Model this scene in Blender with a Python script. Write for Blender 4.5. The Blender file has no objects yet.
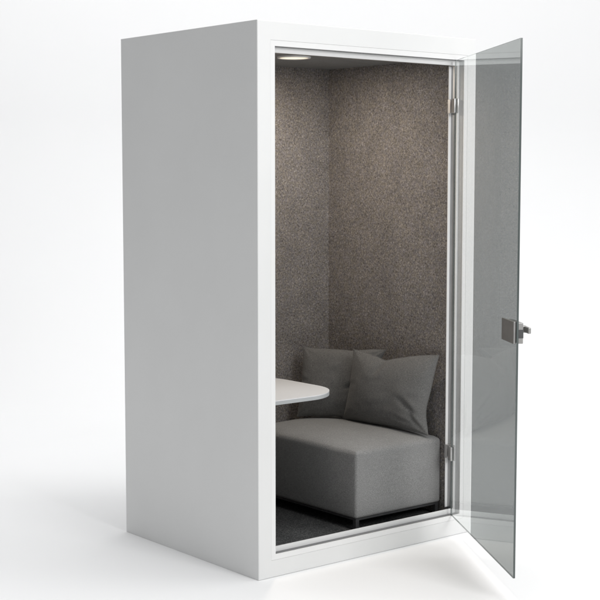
import bpy, bmesh, math, random
from mathutils import Vector, Matrix, noise
random.seed(4)
S = bpy.context.scene
C = S.collection
W, D, H = 1.236, 1.003, 2.25          # outer size of the booth
RW, LW, BW = 1.150, 0.085, 0.914      # felt faces: right, left, back
FZ, CZ = 0.080, 2.165                 # carpet top, ceiling underside

# ------------------------------------------------------------------ materials
def mat(name):
    m = bpy.data.materials.new(name); m.use_nodes = True
    nt = m.node_tree
    return m, nt, nt.nodes['Principled BSDF'], nt.nodes['Material Output']
def node(nt, t, **kw):
    n = nt.nodes.new(t)
    for k, v in kw.items(): setattr(n, k, v)
    return n
def simple(name, col, rough=.5, metal=0, bump=0, bscale=300, var=0, vscale=3, spec=.5):
    m, nt, b, o = mat(name)
    b.inputs['Base Color'].default_value = (*col, 1)
    b.inputs['Roughness'].default_value = rough
    b.inputs['Metallic'].default_value = metal
    b.inputs['Specular IOR Level'].default_value = spec
    tc = node(nt, 'ShaderNodeTexCoord')
    if var:
        n = node(nt, 'ShaderNodeTexNoise'); n.inputs['Scale'].default_value = vscale; n.inputs['Detail'].default_value = 4
        nt.links.new(tc.outputs['Object'], n.inputs['Vector'])
        r = node(nt, 'ShaderNodeValToRGB')
        r.color_ramp.elements[0].position = .35; r.color_ramp.elements[1].position = .65
        r.color_ramp.elements[0].color = (*[c*(1-var) for c in col], 1)
        r.color_ramp.elements[1].color = (*[min(1, c*(1+var)) for c in col], 1)
        nt.links.new(n.outputs['Fac'], r.inputs['Fac']); nt.links.new(r.outputs['Color'], b.inputs['Base Color'])
    if bump:
        n = node(nt, 'ShaderNodeTexNoise'); n.inputs['Scale'].default_value = bscale; n.inputs['Detail'].default_value = 3
        nt.links.new(tc.outputs['Object'], n.inputs['Vector'])
        bp = node(nt, 'ShaderNodeBump'); bp.inputs['Strength'].default_value = bump; bp.inputs['Distance'].default_value = .002
        nt.links.new(n.outputs['Fac'], bp.inputs['Height']); nt.links.new(bp.outputs['Normal'], b.inputs['Normal'])
    return m
def fibre(name, stops, scale, blotch=.25, bump=.5, bdist=.003, rough=.95, aniso=None, sheen=0.0, hue=None):
    """pressed felt / carpet / cloth: small flecks in several tones with a slow cloudiness over them"""
    m, nt, b, o = mat(name)
    tc = node(nt, 'ShaderNodeTexCoord')
    mp = node(nt, 'ShaderNodeMapping')
    if aniso: mp.inputs['Scale'].default_value = aniso
    nt.links.new(tc.outputs['Object'], mp.inputs['Vector'])
    n = node(nt, 'ShaderNodeTexNoise'); n.inputs['Scale'].default_value = scale; n.inputs['Detail'].default_value = 3; n.inputs['Roughness'].default_value = .75
    n.inputs['Distortion'].default_value = .6
    nt.links.new(mp.outputs['Vector'], n.inputs['Vector'])
    r = node(nt, 'ShaderNodeValToRGB')
    els = r.color_ramp.elements
    while len(els) < len(stops): els.new(.5)
    for e, (p, c) in zip(els, stops): e.position = p; e.color = (*c, 1)
    nt.links.new(n.outputs['Fac'], r.inputs['Fac'])
    n2 = node(nt, 'ShaderNodeTexNoise'); n2.inputs['Scale'].default_value = 9; n2.inputs['Detail'].default_value = 5
    nt.links.new(tc.outputs['Object'], n2.inputs['Vector'])
    mr = node(nt, 'ShaderNodeMapRange'); mr.inputs[1].default_value = .3; mr.inputs[2].default_value = .7
    mr.inputs[3].default_value = 1-blotch; mr.inputs[4].default_value = 1+blotch
    nt.links.new(n2.outputs['Fac'], mr.inputs[0])
    mx = node(nt, 'ShaderNodeMix', data_type='RGBA', blend_type='MULTIPLY'); mx.inputs[0].default_value = 1
    nt.links.new(r.outputs['Color'], mx.inputs[6]); nt.links.new(mr.outputs[0], mx.inputs[7])
    out = mx.outputs[2]
    if hue:      # mixed-in fibres of a cooler and a warmer dye
        n3 = node(nt, 'ShaderNodeTexNoise'); n3.inputs['Scale'].default_value = scale*.55; n3.inputs['Detail'].default_value = 4
        off = node(nt, 'ShaderNodeMapping'); off.inputs['Location'].default_value = (3.1, 7.7, 1.3)
        nt.links.new(tc.outputs['Object'], off.inputs['Vector']); nt.links.new(off.outputs['Vector'], n3.inputs['Vector'])
        r3 = node(nt, 'ShaderNodeValToRGB')
        r3.color_ramp.elements[0].position = .4; r3.color_ramp.elements[1].position = .6
        r3.color_ramp.elements[0].color = (*[c/1.15 for c in hue[0]], 1); r3.color_ramp.elements[1].color = (*[min(1, c/1.15) for c in hue[1]], 1)
        nt.links.new(n3.outputs['Fac'], r3.inputs['Fac'])
        m3 = node(nt, 'ShaderNodeMix', data_type='RGBA', blend_type='MULTIPLY'); m3.inputs[0].default_value = 1
        nt.links.new(out, m3.inputs[6]); nt.links.new(r3.outputs['Color'], m3.inputs[7]); out = m3.outputs[2]
    nt.links.new(out, b.inputs['Base Color'])
    bp = node(nt, 'ShaderNodeBump'); bp.inputs['Strength'].default_value = bump; bp.inputs['Distance'].default_value = bdist
    nt.links.new(n.outputs['Fac'], bp.inputs['Height']); nt.links.new(bp.outputs['Normal'], b.inputs['Normal'])
    b.inputs['Roughness'].default_value = rough; b.inputs['Specular IOR Level'].default_value = .2
    b.inputs['Sheen Weight'].default_value = sheen
    return m
def glass(name, tint):
    """one wall of a glass pane: mirror share by Fresnel on the side met first, the rest passes through, tinted"""
    m, nt, b, o = mat(name)
    nt.nodes.remove(b)
    t = node(nt, 'ShaderNodeBsdfTransparent'); t.inputs['Color'].default_value = (*tint, 1)
    g = node(nt, 'ShaderNodeBsdfGlossy'); g.inputs['Roughness'].default_value = .004; g.inputs['Color'].default_value = (.97, 1, .99, 1)
    f = node(nt, 'ShaderNodeFresnel'); f.inputs['IOR'].default_value = 1.64
    geo = node(nt, 'ShaderNodeNewGeometry')
    inv = node(nt, 'ShaderNodeMath', operation='SUBTRACT'); inv.inputs[0].default_value = 1
    nt.links.new(geo.outputs['Backfacing'], inv.inputs[1])
    mul = node(nt, 'ShaderNodeMath', operation='MULTIPLY')
    nt.links.new(f.outputs['Fac'], mul.inputs[0]); nt.links.new(inv.outputs[0], mul.inputs[1])
    mx = node(nt, 'ShaderNodeMixShader')
    nt.links.new(mul.outputs[0], mx.inputs['Fac']); nt.links.new(t.outputs[0], mx.inputs[1]); nt.links.new(g.outputs[0], mx.inputs[2])
    nt.links.new(mx.outputs[0], o.inputs['Surface'])
    return m

PAINT = simple('white_powder_coat', (.785, .788, .782), .42, bump=.05, bscale=900, var=.012, vscale=2.5, spec=.35)
TRIM = simple('white_trim', (.82, .82, .815), .3, var=.01)
GASKET = simple('grey_gasket', (.15, .152, .155), .45, var=.05, vscale=20)
PALE = simple('pale_rebate_cover', (.55, .555, .56), .35, var=.03, vscale=15)
JAMB = simple('satin_aluminium_jamb', (.36, .362, .365), .34, metal=.8, var=.05, vscale=12)
STEEL = simple('brushed_steel', (.36, .355, .345), .42, metal=.75, bump=.08, bscale=500, var=.06, vscale=30)
HSTEEL = simple('satin_hinge_steel', (.56, .555, .55), .36, metal=.8, bump=.05, bscale=500, var=.04, vscale=30)
DKSTEEL = simple('dark_steel', (.075, .075, .078), .4, metal=.4, var=.1, vscale=20)
BLKSTEEL = simple('grey_latch', (.12, .12, .12), .35, metal=.8, var=.1, vscale=20)
FELT = fibre('brown_grey_felt', [(.30, (.070, .066, .064)), (.42, (.175, .165, .158)), (.54, (.262, .248, .236)), (.62, (.37, .352, .33)), (.74, (.54, .518, .482))], 138, .10, .7, .004, hue=((1.0, .99, 1.05), (1.06, 1.02, .96)))
CEIL = fibre('grey_ceiling_felt', [(.3, (.16, .16, .158)), (.7, (.24, .238, .232))], 180, .06, .3)
CARPET = fibre('charcoal_carpet', [(.32, (.022, .023, .024)), (.5, (.072, .074, .075)), (.72, (.23, .23, .225))], 170, .15, .9, .006)
SEATM = fibre('grey_upholstery', [(.3, (.175, .175, .175)), (.5, (.265, .264, .261)), (.7, (.375, .373, .367))], 260, .04, .6, .002, sheen=.15)
PILM = fibre('grey_cushion_cloth', [(.3, (.095, .094, .091)), (.5, (.15, .148, .144)), (.7, (.23, .226, .218))], 260, .05, .6, .002, aniso=(1, .6, 1.7), sheen=.12)
LAMIN = simple('white_laminate', (.75, .755, .765), .35, var=.01)
LEDGE = simple('grey_table_edge', (.43, .445, .45), .4, var=.02)
CLEAR = glass('clear_glass', (.985, .99, .988))
GREYED = glass('glass_with_added_grey', (.295, .306, .303))  # added grey, imitates a darker backdrop seen through the pane
EDGE = simple('green_glass_edge', (.09, .105, .102), .10, var=.1, vscale=6)
FLOORM = simple('white_studio_floor', (.86, .86, .862), .75, var=.004, vscale=1.5, spec=.1)
def emit(name, col, s):
    m, nt, b, o = mat(name)
    b.inputs['Base Color'].default_value = (*col, 1)
    b.inputs['Emission Color'].default_value = (*col, 1); b.inputs['Emission Strength'].default_value = s
    return m
LENS = emit('lamp_lens', (1, .84, .62), 1.12)

# ------------------------------------------------------------------ mesh helpers
def obj(name, bm, m, parent=None, smooth=False, angle=None, loc=None):
    bmesh.ops.recalc_face_normals(bm, faces=bm.faces)
    me = bpy.data.meshes.new(name); bm.to_mesh(me); bm.free()
    for x in (m if isinstance(m, (list, tuple)) else [m]): me.materials.append(x)
    o = bpy.data.objects.new(name, me); C.objects.link(o)
    if loc: o.location = loc
    if parent: o.parent = parent; o.matrix_parent_inverse = Matrix.Translation(-parent.location)
    if smooth:
        for p in me.polygons: p.use_smooth = True
        if angle:
            bm = bmesh.new(); bm.from_mesh(me)
            for e in bm.edges:
                if len(e.link_faces) == 2 and e.calc_face_angle(0) > math.radians(angle): e.smooth = False
            bm.to_mesh(me); bm.free()
    return o
def box(bm, x0, x1, y0, y1, z0, z1, bev=0, M=None, seg=2):
    v = [bm.verts.new((x, y, z)) for x in (x0, x1) for y in (y0, y1) for z in (z0, z1)]
    fs = [bm.faces.new([v[i] for i in q]) for q in ((0, 1, 3, 2), (4, 6, 7, 5), (0, 4, 5, 1), (2, 3, 7, 6), (0, 2, 6, 4), (1, 5, 7, 3))]
    if bev:
        es = list({e for f in fs for e in f.edges})
        r = bmesh.ops.bevel(bm, geom=es, offset=bev, segments=seg, affect='EDGES', profile=.5)
        v = list({w for f in r['faces'] for w in f.verts} | {w for w in v if w.is_valid})
    if M is not None: bmesh.ops.transform(bm, matrix=M, verts=[w for w in v if w.is_valid])
def ring(bm, rect, prof):
    """mitred frame: prof = closed loop of (inset, y) swept round rect (x0,x1,z0,z1); inset may be (left,right,bottom,top)"""
    x0, x1, z0, z1 = rect
    cs = []
    for ins, y in prof:
        l, r, b, t = ins if isinstance(ins, tuple) else (ins,)*4
        cs.append([bm.verts.new(p) for p in ((x0+l, y, z0+b), (x1-r, y, z0+b), (x1-r, y, z1-t), (x0+l, y, z1-t))])
    n = len(cs)
    for i in range(n):
        a, b = cs[i], cs[(i+1) % n]
        for k in range(4):
            bm.faces.new((a[k], a[(k+1) % 4], b[(k+1) % 4], b[k]))
def cyl(bm, c, r0, r1, h, seg=48, axis='Z'):
    M = Matrix.Translation(c)
    if axis == 'X': M = M @ Matrix.Rotation(math.pi/2, 4, 'Y')
    bmesh.ops.create_cone(bm, cap_ends=True, segments=seg, radius1=r0, radius2=r1, depth=h, matrix=M)
def thing(name, label, cat, loc):
    o = bpy.data.objects.new(name, None); o.empty_display_size = .1; C.objects.link(o)
    o.location = loc; o['label'] = label; o['category'] = cat
    bpy.context.view_layer.update()
    return o
def tag(o, label, cat, group=None):
    o['label'] = label; o['category'] = cat
    if group: o['group'] = group

# ------------------------------------------------------------------ setting: white studio sweep
yaw = math.radians(39.28)
fwd = Vector((math.sin(yaw), math.cos(yaw), 0)); rgt = Vector((math.cos(yaw), -math.sin(yaw), 0))
cen = Vector((.6, .5, 0))
back_d, rad, half = 3.2, 2.2, 9.0
bm = bmesh.new()
q = [cen - fwd*11 - rgt*half, cen - fwd*11 + rgt*half, cen + fwd*back_d + rgt*half, cen + fwd*back_d - rgt*half]
bm.faces.new([bm.verts.new(p) for p in q])
o = obj('floor', bm, FLOORM); o['kind'] = 'structure'
bm = bmesh.new(); prev = None
pts = [(back_d + rad*math.sin(a), rad - rad*math.cos(a)) for a in [math.pi/2*i/24 for i in range(25)]] + [(back_d+rad, 5.5)]
for d, z in pts:
    row = [bm.verts.new(cen + fwd*d + rgt*s + Vector((0, 0, z))) for s in (-half, half)]
    if prev: bm.faces.new((prev[0], prev[1], row[1], row[0]))
    prev = row
o = obj('backdrop', bm, FLOORM, smooth=True); o['kind'] = 'structure'

# ------------------------------------------------------------------ the booth
booth = thing('office_booth', 'tall white one-person office booth with felt-lined inside and its glass door standing open', 'office booth', (W/2, D/2, 0))
Z0 = .0006
T = .027
bm = bmesh.new()     # left panel, right panel: behind the front frame's chamfer
box(bm, 0, T, .002, D, Z0, H); obj('side_panel', bm, PAINT, booth)
bm = bmesh.new(); box(bm, W-T, W, .002, D, Z0, H); obj('side_panel', bm, PAINT, booth)
bm = bmesh.new(); box(bm, T, W-T, D-T, D, Z0, H); obj('back_panel', bm, PAINT, booth)
bm = bmesh.new(); box(bm, T, W-T, .002, D-T, H-T, H); obj('roof_panel', bm, PAINT, booth)
bm = bmesh.new(); box(bm, T, W-T, .072, D-T, Z0, .06); obj('floor_panel', bm, PAINT, booth)
IN = (.088, .072, .094, .097)          # clear opening insets: left, right, bottom, top
SE = (.066, .050, .071, .074)          # hairline seam between outer frame and door frame
g = .0006
SEg = tuple(a+g for a in SE)
R0 = (0, W, Z0, H)
bm = bmesh.new()
ring(bm, R0, [(0, .002), (.002, 0), (SE, 0), (SE, .030), (T, .030), (T, .002)])
obj('front_frame', bm, PAINT, booth)
bm = bmesh.new()
ring(bm, R0, [(SEg, .0004), (IN, .0004), (IN, .0060), (SEg, .0060)])
obj('door_frame', bm, TRIM, booth)
bm = bmesh.new()   # dark rebate behind the door frame
ring(bm, R0, [(tuple(a+.0008 for a in SEg), .0060), (tuple(a+.001 for a in IN), .0060), (tuple(a+.001 for a in IN), .030), (tuple(a+.0008 for a in SEg), .030)])
obj('gasket', bm, GASKET, booth)
STO = (.110, .086, .117, .120)         # inner edge of the white stop
bm = bmesh.new()
ring(bm, R0, [(tuple(a-.01 for a in IN), .0302), (STO, .0302), (STO, .0345), (tuple(a-.01 for a in IN), .0345)])
obj('door_stop', bm, TRIM, booth)
bm = bmesh.new()
LIN = (.1095, .0855, .089, .1195)
ring(bm, R0, [(.03, .0345), (LIN, .0345), (LIN, .0665), (.03, .0665)])
obj('jamb_lining', bm, JAMB, booth)
bm = bmesh.new(); box(bm, W-.0736, W-.0722, .0065, .0298, .096, H-.099)  # added pale strip that brightens the dim hinge-side rebate
obj('rebate_brightener', bm, PALE, booth)
bm = bmesh.new()   # slim white edging of the felt, left and right of the opening
box(bm, W-.086-.0145, W-.0855, .0670, .0700, .118, H-.121)
obj('edge_trim', bm, TRIM, booth)
bm = bmesh.new(); box(bm, .0855, .109, .0670, .0700, .118, H-.121); obj('edge_trim', bm, TRIM, booth)
# felt linings, ceiling, carpet
bm = bmesh.new(); box(bm, RW, W-T, .0702, BW, FZ-.02, CZ+.02); obj('wall_lining', bm, FELT, booth)
bm = bmesh.new(); box(bm, T, LW, .0702, BW, FZ-.02, CZ+.02); obj('wall_lining', bm, FELT, booth)
bm = bmesh.new(); box(bm, T, W-T, BW, D-T, FZ-.02, CZ+.02); obj('wall_lining', bm, FELT, booth)
bm = bmesh.new(); box(bm, LW, RW, .0672, BW, CZ, CZ+.02); obj('ceiling_panel', bm, CEIL, booth)
bm = bmesh.new(); box(bm, LW, RW, .0672, BW, .061, FZ); obj('carpet', bm, CARPET, booth)
# ceiling downlight
lx, ly = .554, .455
bm = bmesh.new()
ro, ri, n = .076, .064, 64
prof = [(ro, CZ), (ro-.002, CZ-.006), (ri+.004, CZ-.007), (ri, CZ-.004), (ri, CZ)]
prev = None; rows = []
for r, z in prof: rows.append([bm.verts.new((lx+r*math.cos(2*math.pi*i/n), ly+r*math.sin(2*math.pi*i/n), z)) for i in range(n)])
for a, b in zip(rows, rows[1:]):
    for i in range(n): bm.faces.new((a[i], a[(i+1) % n], b[(i+1) % n], b[i]))
lampo = obj('ceiling_light', bm, TRIM, booth, smooth=True, angle=40)
bm = bmesh.new(); bmesh.ops.create_circle(bm, cap_ends=True, segments=64, radius=ri, matrix=Matrix.Translation((lx, ly, CZ-.0035)))
dif = obj('diffuser', bm, LENS); dif.parent = lampo; dif.matrix_parent_inverse = Matrix.Identity(4)

# ------------------------------------------------------------------ glass door (part of the booth), opened outward
P0 = Vector((1.115, 0, 0)); dd = Vector((-.530, -.856, 0)).normalized(); nn = Vector((-dd.y, dd.x, 0))
if nn.x < 0: nn = -nn
DM = Matrix((( dd.x, nn.x, 0, P0.x), (dd.y, nn.y, 0, P0.y), (0, 0, 1, 0), (0, 0, 0, 1)))   # u along the pane, v through it, z up
u0, us, u1, zt, zb, th = -.002, .361, 1.007, 2.150, .0975, .008
bm = bmesh.new()
vs = {}
for i, u in enumerate((u0, us, u1)):
    for j, v in enumerate((-th, 0)):
        for k, z in enumerate((zb, zt)):
            vs[i, j, k] = bm.verts.new(DM @ Vector((u, v, z)))
def f(a, mi):
    fc = bm.faces.new([vs[q] for q in a]); fc.material_index = mi
for i in (0, 1):
    for j in (0, 1): f([(i, j, 0), (i+1, j, 0), (i+1, j, 1), (i, j, 1)], 1 if i == 1 and j == 0 else 0)   # added grey for the dim backdrop behind the pane, inner side only
    for k in (0, 1): f([(i, 0, k), (i+1, 0, k), (i+1, 1, k), (i, 1, k)], 2)
for i in (0, 2): f([(i, 0, 0), (i, 1, 0), (i, 1, 1), (i, 0, 1)], 2)
door = obj('glass_door', bm, [CLEAR, GREYED, EDGE], booth)
def sub(o):
    o.parent = door; o.matrix_parent_inverse = Matrix.Identity(4); return o
# keep the door's own transform trivial inside the booth so sub-parts sit in world coordinates
bm = bmesh.new()
box(bm, .835, 1.000, -th-.0095, -th-.0002, 1.004, 1.089, .0015, DM)          # inside case
lock = sub(obj('lock_case', bm, STEEL))
bm = bmesh.new()
box(bm, .860, 1.001, .0002, .020, 1.005, 1.085, .002, DM)
sub(obj('lock_case', bm, STEEL))
bm = bmesh.new()
box(bm, .9700, 1.0032, -.0005, .0205, 1.026, 1.060, .001, DM)
sub(obj('latch', bm, BLKSTEEL))
bm = bmesh.new()
box(bm, .920, .948, .0202, .050, 1.040, 1.068, .003, DM)                   # stem + lever
box(bm, .905, 1.000, .0395, .0515, 1.042, 1.066, .003, DM)
sub(obj('handle', bm, STEEL))
for zc in (1.951, .381):                                                  # hinges: clamp on the glass, leaf on the jamb
    bm = bmesh.new()
    box(bm, -.030, .018, -th-.007, -th-.0002, zc-.031, zc+.031, .0015, DM)
    box(bm, -.030, .018, .0002, .007, zc-.031, zc+.031, .0015, DM)
    bmesh.ops.create_cone(bm, cap_ends=True, segments=24, radius1=.007, radius2=.007, depth=.064, matrix=Matrix.Translation((1.1385, .030, zc)))
    h = sub(obj('hinge', bm, HSTEEL, smooth=True, angle=35))
    bm = bmesh.new()
    box(bm, 1.128, 1.1495, .050, .0665, zc-.031, zc+.031, .001)
    box(bm, 1.1440, 1.1495, .020, .050, zc-.031, zc+.031, .001)
    obj('hinge_leaf', bm, HSTEEL, booth)

# ------------------------------------------------------------------ bench seat
def rounded(bm, x0, x1, y0, y1, z0, z1, r, n=26, crown=0, side=0, rz=None):
    """upholstered block: rounded box with a crowned top and slightly full sides"""
    c = Vector(((x0+x1)/2, (y0+y1)/2, (z0+z1)/2)); h = Vector(((x1-x0)/2, (y1-y0)/2, (z1-z0)/2))
    bmesh.ops.create_cube(bm, size=2)
    bmesh.ops.subdivide_edges(bm, edges=bm.edges[:], cuts=n, use_grid_fill=True)
    def warp(t, hh):   # crowd the grid lines into the rounded edges
        s = 1 if t > 0 else -1; a = abs(t)
        k = 1 - r/hh
        return s*(a/.6*k if a < .6 else k + (a-.6)/.4*(1-k))
    for v in bm.verts:
        p = Vector([warp(v.co[i], h[i])*h[i] for i in range(3)])
        q = Vector([max(-h[i]+r, min(h[i]-r, p[i])) for i in range(3)])
        d = p - q
        if d.length > 1e-7: p = q + d.normalized()*r
        a, b, e = p.x/h.x, p.y/h.y, p.z/h.z
        if e > 0: p.z += crown*(1-abs(a)**2.2)*(1-abs(b)**3)*min(1, e*1.0)
        fz = 1-abs(e)**2
        if abs(a) > .9: p.x += math.copysign(side*fz*(1-b*b), a)
        if abs(b) > .9: p.y += math.copysign(side*fz*(1-a*a), b)
        v.co = c + p
SX0, SY0, SY1 = .622, .108, .885
seat = thing('bench_seat', 'low grey upholstered bench seat on thin dark legs along the right felt wall', 'bench seat', (.875, .5, FZ))
bm = bmesh.new()
rounded(bm, SX0, RW-.001, SY0, SY1, .1335, .439, .013, crown=.034, side=.002)
for v in bm.verts:      # the pad's top edges are softer than its upright corners
    d = max(0, min(v.co.x-SX0, v.co.y-SY0))
    k = max(0, min(1, (v.co.z-.375)/.06)); k = k*k*(3-2*k)
    v.co.z -= .011*max(0, 1-d/.045)**2*k
for v in bm.verts:
    w = noise.noise(v.co*7)*.0022
    if v.co.z > .40: v.co.z += w
obj('seat_cushion', bm, SEATM, seat, smooth=True)
bm = bmesh.new()
for a in ((SX0+.006, RW-.01, SY0+.006, SY0+.026), (SX0+.006, RW-.01, SY1-.026, SY1-.006), (SX0+.006, SX0+.026, SY0+.026, SY1-.026), (RW-.03, RW-.01, SY0+.026, SY1-.026)):
    box(bm, *a, .1245, .1334)
obj('base_rail', bm, DKSTEEL, seat)
for x in (SX0+.006, RW-.03):
    for y in (SY0+.006, SY1-.026):
        bm = bmesh.new(); box(bm, x, x+.02, y, y+.02, FZ+.0005, .1243, .0012)
        obj('leg', bm, DKSTEEL, seat)

# ------------------------------------------------------------------ cushions
def pillow(name, tl, tr, br, bl, front, backt, label, dents, seed, pinch=.055, sag=(), side=(), group='grey cushions on the bench seat'):
    tl, tr, br, bl = map(Vector, (tl, tr, br, bl))
    nrm = ((tr-tl).cross(bl-tl)).normalized()
    if nrm.x > 0: nrm = -nrm
    cen = (tl+tr+br+bl)/4
    up = ((tl+tr)-(bl+br)).normalized(); rt = ((tr+br)-(tl+bl)).normalized()
    N = 56
    bm = bmesh.new(); grid = {}
    for s in (0, 1):
        for i in range(N+1):
            for j in range(N+1):
                if s and (i in (0, N) or j in (0, N)): grid[s, i, j] = grid[0, i, j]; continue
                # ease towards the rim so the seam stays crisp
                u = math.sin((2*i/N-1)*math.pi/2); w = math.sin((2*j/N-1)*math.pi/2)
                uu = u*(1 - pinch*(1-w*w)*abs(u)**3); ww = w*(1 - pinch*(1-u*u)*abs(w)**3)
                a, b = (uu+1)/2, (ww+1)/2
                p = (bl*(1-a)+br*a)*(1-b) + (tl*(1-a)+tr*a)*b
                for (su, sw, sd) in sag: p = p - up*sd*math.exp(-abs((u-su)/sw)**1.5)*max(0, b)**2.5
                for (sw0, sw, sd) in side: p = p - rt*sd*math.exp(-((w-sw0)/sw)**2)*max(0, a)**2.5
                e = max(0, (1-abs(u)**2.4))*max(0, (1-abs(w)**2.4))
                t = e**.55
                th_ = (front if s == 0 else backt)*t
                if s == 0:
                    m_ = 0
                    for (du, dw, ang, ln, wd, dep) in dents:
                        x = (u-du)*math.cos(ang) + (w-dw)*math.sin(ang); y = -(u-du)*math.sin(ang) + (w-dw)*math.cos(ang)
                        if -ln < x < ln:
                            k = (1-(x/ln)**2)
                            m_ += dep*k*(math.exp(-(y/wd)**2) - .55*math.exp(-((y-2.0*wd)/wd)**2))
                    th_ -= m_*min(1, t*2)
                # radiating gathers near the corners and slow unevenness
                r_ = max(abs(u), abs(w)); cr = abs(u)*abs(w)
                ang = math.atan2(1-abs(w)+.02, 1-abs(u)+.02)
                th_ += math.sin(ang*11+seed)*.0045*cr**2*(1-r_**8)*(1 if s == 0 else .3)
                q_ = Vector((u*1.7+seed, w*1.7, s*3.0))
                th_ += noise.noise(q_)*.008*t + noise.noise(q_*2.7)*.0028*t
                grid[s, i, j] = bm.verts.new(p + nrm*th_*(1 if s == 0 else -1) + up*(noise.noise(Vector((u*2.1, seed, w)))*.006*(1-t)) )
    for s in (0, 1):
        for i in range(N):
            for j in range(N):
                qd = [grid[s, i, j], grid[s, i+1, j], grid[s, i+1, j+1], grid[s, i, j+1]]
                qd = list(dict.fromkeys(qd))
                if len(qd) > 2:
                    try: bm.faces.new(qd)
                    except ValueError: pass
    base = Vector((cen.x, cen.y, min(bl.z, br.z)))
    for v in bm.verts: v.co -= base
    # piped seam round the rim, a sub-part of the cover
    rim = [grid[0, i, 0].co.copy() for i in range(N)] + [grid[0, N, j].co.copy() for j in range(N)] + [grid[0, N-i, N].co.copy() for i in range(N)] + [grid[0, 0, N-j].co.copy() for j in range(N)]
    o = obj(name, bm, PILM, smooth=True); o.location = base
    tag(o, label, 'cushion', group)
    bm = bmesh.new(); n = len(rim); prev = None; rings = []
    for k in range(n):
        t = (rim[(k+1) % n]-rim[k-1]).normalized()
        a = t.cross(nrm).normalized()
        rings.append([bm.verts.new(rim[k] + (a*math.cos(x)+nrm*math.sin(x))*.0022) for x in [2*math.pi*i/6 for i in range(6)]])
    for k in range(n):
        for i in range(6): bm.faces.new((rings[k][i], rings[k][(i+1) % 6], rings[(k+1) % n][(i+1) % 6], rings[(k+1) % n][i]))
    sm = obj('seam', bm, PILM, smooth=True); sm.parent = o
    return o
pillow('cushion', (.985, .535, .822), (1.112, .092, .822), (1.075, .118, .452), (1.004, .640, .462), .082, .040,
       'grey cushion nearest the door, creased, leaning in front of the other cushion',
       [(-.22, .80, -1.9, .34, .06, .010), (.62, -.25, -.75, .40, .045, .013), (.78, -.62, -1.1, .32, .045, .012), (.50, -.62, -.45, .25, .04, .007), (-.86, .12, .3, .2, .05, .004)], 1.3, pinch=.07, sag=((-.22, .50, .030), (-.20, .14, .008)), side=((-.40, .42, .017),))
pillow('cushion', (.915, .830, .806), (1.112, .450, .812), (1.045, .585, .468), (.872, .822, .468), .055, .05,
       'grey cushion in the back felt corner, half hidden behind the front cushion',
       [(.62, .0, .5, .35, .06, .006), (-.88, .05, -.2, .2, .06, .005)], 4.1, pinch=.05)

# ------------------------------------------------------------------ table
tab = thing('side_table', 'white table with rounded corners inside the booth, by the left felt wall', 'table', (.30, .50, FZ))
def outline(x0, x1, y0, y1, r, k=14):
    pts = [(x0, y0)]
    for cx, cy, a0 in ((x1-r, y0+r, -90), (x1-r, y1-r, 0)):
        for i in range(k+1):
            a = math.radians(a0 + 90*i/k); pts.append((cx+r*math.cos(a), cy+r*math.sin(a)))
    pts.append((x0, y1)); return pts
def slab(name, pts, z0, z1, m, bev=.0015):
    bm = bmesh.new()
    lo = [bm.verts.new((x, y, z0)) for x, y in pts]; hi = [bm.verts.new((x, y, z1)) for x, y in pts]
    ft = bm.faces.new(hi); bm.faces.new(lo[::-1])
    n = len(pts)
    for i in range(n): bm.faces.new((lo[i], lo[(i+1) % n], hi[(i+1) % n], hi[i]))
    return obj(name, bm, m, tab, smooth=True, angle=30)
o2 = outline(LW+.001, .612, .141, .80, .215)
slab('tabletop', o2, .6975, .701, LAMIN)
slab('table_edge', o2, .682, .6974, LEDGE)
bm = bmesh.new(); cyl(bm, (.30, .50, .3860), .03, .03, .5915, 32); obj('leg', bm, DKSTEEL, tab, smooth=True, angle=40)
bm = bmesh.new(); cyl(bm, (.30, .50, FZ+.0055), .10, .097, .010, 48); obj('base', bm, DKSTEEL, tab, smooth=True, angle=40)

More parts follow.
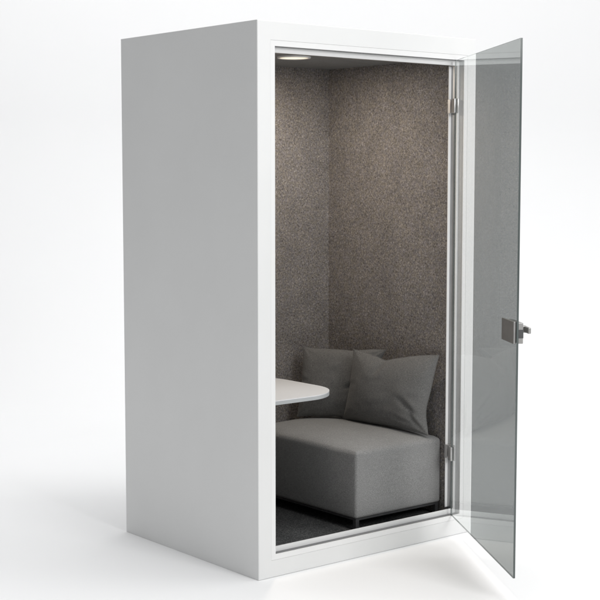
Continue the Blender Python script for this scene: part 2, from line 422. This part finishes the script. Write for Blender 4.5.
# ------------------------------------------------------------------ light
def area(name, loc, aim, size, power, col=(1, 1, 1), sy=None, spread=None):
    l = bpy.data.lights.new(name, 'AREA'); l.shape = 'RECTANGLE' if sy else 'SQUARE'; l.size = size
    if sy: l.size_y = sy
    l.energy = power; l.color = col
    if spread: l.spread = math.radians(spread)
    o = bpy.data.objects.new(name, l); C.objects.link(o); o.location = loc
    o.rotation_euler = (Vector(aim)-Vector(loc)).to_track_quat('-Z', 'Y').to_euler()
    return o
KEY, TOP, BACK, FRONT, WORLD, LAMP = 480, 730, 80, 138, .295, 7.8
area('key_softbox', (10.5, -8.6, 11.5), (.6, .4, .9), 6.5, KEY)
area('top_softbox', (1.5, -1.3, 11.0), (.6, .1, 0), 7.0, TOP)
bp = cen + fwd*1.9 - rgt*2.5
area('backdrop_light', (bp.x, bp.y, 6.0), tuple(cen + fwd*(back_d+rad) - rgt*2.5 + Vector((0, 0, 1.2))), 6.0, BACK, sy=1.0)
area('front_softbox', (.35, -5.0, 3.3), (.7, 0, 1.6), 1.8, FRONT)
sp = bpy.data.lights.new('downlight_beam', 'AREA'); sp.shape = 'DISK'; sp.size = .11; sp.energy = LAMP; sp.color = (1, .885, .75)
so = bpy.data.objects.new('downlight_beam', sp); C.objects.link(so); so.location = (lx, ly, CZ-.0085)

w = bpy.data.worlds.new('World'); S.world = w; w.use_nodes = True
bg = w.node_tree.nodes['Background']; bg.inputs['Color'].default_value = (.97, .985, 1, 1); bg.inputs['Strength'].default_value = WORLD

# ------------------------------------------------------------------ camera
cam = bpy.data.cameras.new('camera'); co = bpy.data.objects.new('camera', cam); C.objects.link(co)
co.location = (-3.3271, -4.3325, 1.6365)
co.rotation_euler = (math.radians(90-5.13), 0, -math.radians(39.28))
cam.sensor_width = 36; cam.lens = 1373.9/600*36; cam.clip_end = 200
S.camera = co
S.view_settings.view_transform = 'Standard'; S.view_settings.look = 'None'; S.view_settings.exposure = 0; S.view_settings.gamma = 1
S.render.engine = 'CYCLES'
S.cycles.max_bounces = 10; S.cycles.transparent_max_bounces = 16
